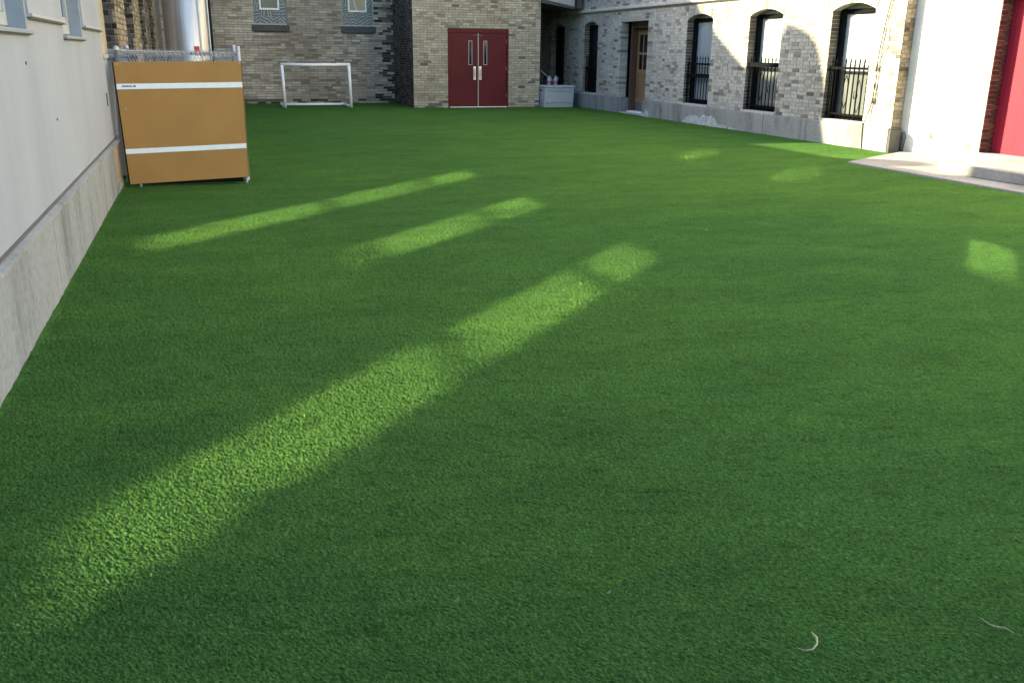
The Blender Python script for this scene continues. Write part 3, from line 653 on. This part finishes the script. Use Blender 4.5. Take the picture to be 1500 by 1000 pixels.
# ------------------------------------------------------------------ folded tan board on castors
BDY = 11.88
BD = thing('tan_board', (-.23, BDY, 0), 'upright tan folding board with two white stripes beside the white wall', 'board')
def quad_slab(c, y0, y1): return [(c[0][0], y0, c[0][1]), (c[1][0], y0, c[1][1]), (c[1][0], y1, c[1][1]), (c[0][0], y1, c[0][1]), (c[3][0], y0, c[3][1]), (c[2][0], y0, c[2][1]), (c[2][0], y1, c[2][1]), (c[3][0], y1, c[3][1])]
MB().hexa(quad_slab([(-.92, .045), (.46, .095), (.475, 1.475), (-.955, 1.455)], BDY, BDY+.022)).build('panel', 'board', BD, .003)
MB().hexa(quad_slab([(-.915, .05), (.463, .095), (.478, 1.47), (-.95, 1.45)], BDY+.10, BDY+.122)).build('panel', 'board', BD, .003)
fr = MB()
fr.box((-.90, BDY+.023, .12), (-.86, BDY+.099, 1.40)); fr.box((.40, BDY+.023, .12), (.44, BDY+.099, 1.42)); fr.box((-.86, BDY+.023, .035), (.40, BDY+.099, .14)); fr.box((-.86, BDY+.023, 1.38), (.40, BDY+.099, 1.42))  # bottom bar hangs low, its black standing in for shade under the panel
fr.build('frame', 'iron', BD)
mb = MB(); mb.hexa(quad_slab([(.4602, .095), (.4702, .095), (.485, 1.475), (.4752, 1.475)], BDY-.002, BDY+.024)); mb.build('edge_strip', 'board_edge', BD)
mb = MB(); mb.hexa(quad_slab([(-.934, .045), (-.9202, .045), (-.9552, 1.455), (-.966, 1.455)], BDY-.001, BDY+.024)); mb.build('edge_strip', 'iron', BD)  # black strip stands in for the dark gap beside the wall
def stripe(zl, zr, h):
    xl, xr = -.92-.035*zl/1.45+.002, .46+.015*zr/1.45-.002
    return MB().hexa(quad_slab([(xl, zl), (xr, zr), (xr, zr+h), (xl, zl+h)], BDY-.006, BDY-.0005)).build('white_stripe', 'white', BD)
stripe(1.150, 1.172, .062); stripe(.405, .448, .058)
mb = MB(); xx = -.885; random.seed(3)
for wd in (.014, .016, .013, .017, .014, .012):
    for k in range(2): mb.box((xx+k*wd*.55, BDY-.0085, 1.176), (xx+k*wd*.55+.005, BDY-.0062, 1.196))
    mb.box((xx, BDY-.0084, 1.184), (xx+wd*.9, BDY-.0063, 1.189)); xx += wd+.004
mb.build('lettering', 'ink_blue', BD)
mb = MB(); mb.box((-.765, BDY-.0085, 1.178), (-.735, BDY-.0062, 1.196)); mb.build('lettering', 'ink_grey', BD)
for x_, z_ in ((-.80, .0), (.44, .0)):
    c = MB(); c.lathe((x_, BDY+.03, 0), [(.012, .03), (.012, .075)], 8); ca = c.build('castor', 'galv', BD)
    MB().tube([(x_-.012, BDY+.03, .022), (x_+.012, BDY+.03, .022)], .021, 12).build('wheel', 'trim_grey', ca)
for x_, z_ in ((-.915, 1.43), (.455, 1.45), (-.87, .93)): MB().tube([(x_, BDY-.004, z_), (x_, BDY, z_)], .008, 8).build('rivet', 'trim_pale', BD)

# ------------------------------------------------------------------ small white football goal
GL = thing('football_goal', (3.2, 28.2, 0), 'small white tube football goal standing before the brick wall', 'goal')
GY = 28.0; gr = .044
MB().tube([(2.27, GY, .0), (2.24, GY, 1.22)], gr, 10).build('post', 'white', GL, smooth=True)
MB().tube([(4.19, GY, .0), (4.17, GY, 1.22)], gr, 10).build('post', 'white', GL, smooth=True)
MB().tube([(2.205, GY, 1.225), (3.1, GY, 1.215), (4.205, GY, 1.235)], gr, 10).build('crossbar', 'white', GL, smooth=True)
MB().tube([(2.27, GY, .035), (2.27, GY+1.35, .035)], gr, 10).build('base_bar', 'white', GL, smooth=True)
MB().tube([(4.19, GY, .035), (4.19, GY+1.35, .035)], gr, 10).build('base_bar', 'white', GL, smooth=True)
MB().tube([(2.235, GY+1.35, .035), (4.225, GY+1.35, .035)], gr, 10).build('back_bar', 'white', GL, smooth=True)
for x_, e in ((2.245, 0), (4.175, 0)): MB().tube([(x_, GY+.01, .62), (x_, GY+.42, 1.20), (x_, GY+.03, 1.21)], .018, 8).build('brace', 'white', GL, smooth=True)

# ------------------------------------------------------------------ storage bin with things behind its lid
BN = thing('storage_bin', (10.5, 27.4, 0), 'grey plastic storage bin with a lid right of the double door', 'bin')
b0, b1, y0, y1 = 10.0, 11.0, 27.12, 27.74
MB().hexa([(b0+.03, y0+.03, 0), (b1-.03, y0+.03, 0), (b1-.03, y1-.03, 0), (b0+.03, y1-.03, 0), (b0+.01, y0+.01, .60), (b1-.01, y0+.01, .60), (b1-.01, y1-.01, .60), (b0+.01, y1-.01, .60)]).build('tub', 'bin', BN, .025)
MB().box((b0-.012, y0-.012, .603), (b1+.012, y1+.012, .665)).build('lid', 'bin', BN, .018)
MB().box((10.46, y0-.022, .555), (10.56, y0-.004, .625)).build('latch', 'bin', BN, .008)
r_ = MB()
for k in range(10):
    t0, t1 = k/10, (k+1)/10; xa, xb = b0+.06+t0*(b1-b0-.12), b0+.06+t1*(b1-b0-.12); za, zb = (.12+.05*math.sin(math.pi*t) for t in (t0, t1)); zc, zd = (.525-.03*math.sin(math.pi*t) for t in (t0, t1))
    r_.tube([(xa, y0+.018, za), (xb, y0+.018, zb)], .010, 6); r_.tube([(xa, y0+.008, zc), (xb, y0+.008, zd)], .008, 6)
r_.tube([(b0+.018, y0+.06, .12), (b0+.018, y1-.06, .12)], .010, 6)
r_.build('rib', 'bin_rib', BN)
MB().box((b0+.003, 27.35, .50), (b0+.02, 27.55, .53)).build('hand_grip', 'black', BN)
MB().tube([(10.09, y0+.022, .145), (10.09, y0+.012, .145)], .018, 10).build('drain_plug', 'trim_dark', BN)
def jug(x_, y_):
    j = thing('plastic_jug', (x_, y_, .665), 'white jug', 'jug', 'white jugs behind the bin')
    MB().lathe((x_, y_, .665), [(.055, 0), (.065, .02), (.065, .17), (.03, .23), (.025, .26)], 12).build('body', 'jug', j, smooth=True)
    MB().lathe((x_, y_, .665), [(.0665, .04), (.0665, .13)], 12).build('paper_label', 'pink', j)
    MB().tube([(x_+.03, y_-.01, .885), (x_+.075, y_-.01, .90), (x_+.085, y_-.01, .82), (x_+.06, y_-.01, .78)], .012, 6).build('handle', 'jug', j, smooth=True)
    MB().lathe((x_, y_, .925), [(.028, 0), (.028, .03)], 10).build('cap', 'bin_rib', j); return j
jug(10.33, 27.62)['label'] = 'white plastic jug on the storage bin lid, nearer the double door'
jug(10.55, 27.64)['label'] = 'white plastic jug on the storage bin lid, nearer the pale brick wall'
BR = thing('broom', (10.62, 27.70, .67), 'pale wooden broom handle leaning over the storage bin', 'broom')
MB().tube([(10.06, 28.15, 1.23), (10.50, 27.72, .765)], .014, 8).build('handle', 'shred', BR)
MB().tube([(10.50, 27.72, .765), (10.61, 27.61, .68)], .017, 8).build('grip', 'pink', BR)

# ------------------------------------------------------------------ scraps on the turf
def scrap(pts, r, label, cat='scrap', group=None):
    return tag(MB().tube(pts, r, 6).build('straw_scrap', 'shred', smooth=True), label, cat, group)
scrap([(1.447, 1.795, .024), (1.462, 1.775, .026), (1.485, 1.772, .028), (1.507, 1.785, .031), (1.520, 1.806, .034), (1.520, 1.830, .036)], [.0012, .002, .0024, .003, .0042, .002], 'curled pale straw scrap lying on the near turf, larger of two')
scrap([(2.042, 1.742, .034), (2.050, 1.715, .028), (2.066, 1.700, .026), (2.080, 1.690, .028), (2.090, 1.665, .024)], [.0012, .002, .0024, .0022, .001], 'thin forked pale scrap on the near turf by the right edge')
for (x_, y_, sc, l) in ((.03, 3.42, .7, 'small brown leaf bit lying in the long light streak'), (4.44, 7.52, .8, 'tiny pale leaf bit on the turf right of centre'), (1.06, 2.21, .45, 'tiny pale leaf bit on the near turf below centre')):
    mb = MB(); q = [(-.014, -.005, .016), (.006, -.008, .022), (.016, .003, .026), (-.006, .006, .018)]
    mb.hexa([(x_+sc*a_, y_+sc*b_, c_) for a_, b_, c_ in q] + [(x_+sc*a_, y_+sc*b_, c_+.0012) for a_, b_, c_ in q])
    tag(mb.build('leaf_scrap', 'shred'), l, 'leaf')

# ------------------------------------------------------------------ artificial turf: one fine relief of fibre tips, denser near the viewer
import numpy as np
def hash2(i, j, k):
    v = np.sin(i*127.1 + j*311.7 + k*74.7)*43758.5453
    return v - np.floor(v)
def vnoise(x, y, k):
    i, j = np.floor(x), np.floor(y); u, v = x-i, y-j; u = u*u*(3-2*u); v = v*v*(3-2*v)
    return (hash2(i, j, k)*(1-u)+hash2(i+1, j, k)*u)*(1-v) + (hash2(i, j+1, k)*(1-u)+hash2(i+1, j+1, k)*u)*v
def turf():
    x0, x1, ya, yb = -1.03, 11.31, -5.9, 31.0
    r, rows = .5, []
    while r < 38:
        rows.append(r); r += .03 if r < 1.5 else min(.00068*r*r, .0042*r) if r < 38 else 1
    th = [0.3215 + a for a in np.concatenate([np.arange(-2.9, -.62, .02), np.arange(-.62, .62, .0012), np.arange(.62, 3.4, .02)])]
    R, T = np.meshgrid(np.array(rows), np.array(th), indexing='ij'); rng = np.random.default_rng(4)
    T = T + rng.uniform(-.0005, .0005, T.shape); R = R*(1 + rng.uniform(-.0006, .0006, R.shape))
    X = R*np.sin(T); Y = R*np.cos(T)
    inside = (X > x0) & (X < x1) & (Y > ya) & (Y < yb)
    X = np.clip(X, x0, x1); Y = np.clip(Y, ya, yb)
    a = -.9; U = X*math.cos(a) + Y*math.sin(a); V = -X*math.sin(a) + Y*math.cos(a)
    wob = vnoise(X*3, Y*3, 9)*.5
    h = .0032*vnoise(U/.017+wob, V/.0065+wob, 1) + .0035*vnoise(U/.008+wob*2, V/.0036, 2) + .0036*rng.random(X.shape)
    h += .0038*vnoise(X/.22, Y/.10, 3) + .006*vnoise(X/.9, Y/.5, 4)
    h += .014*vnoise(X*0, Y/.06, 6)*np.clip(1-(X-x0)/.05, 0, 1)
    Z = .004 + h
    nr, nc = X.shape; co = np.stack([X, Y, Z], -1).reshape(-1, 3)
    ii = np.arange(nr*nc).reshape(nr, nc); q = np.stack([ii[:-1, :-1], ii[:-1, 1:], ii[1:, 1:], ii[1:, :-1]], -1)
    keep = inside[:-1, :-1] | inside[:-1, 1:] | inside[1:, 1:] | inside[1:, :-1]
    q = q[keep][:, ::-1]
    used = np.unique(q); mapi = np.full(nr*nc, -1); mapi[used] = np.arange(len(used)); q = mapi[q]; co = co[used]
    me = bpy.data.meshes.new('artificial_turf'); me.vertices.add(len(co)); me.vertices.foreach_set('co', co.ravel())
    me.loops.add(q.size); me.loops.foreach_set('vertex_index', q.ravel().astype(np.int32)); me.polygons.add(len(q))
    me.polygons.foreach_set('loop_start', np.arange(0, q.size, 4, dtype=np.int32)); me.update(calc_edges=True); me.validate()
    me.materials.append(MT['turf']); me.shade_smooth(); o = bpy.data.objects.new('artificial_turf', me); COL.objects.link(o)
    tag(o, 'short green artificial turf covering the whole court', 'turf', kind='stuff'); print('TURF', len(q))
turf()
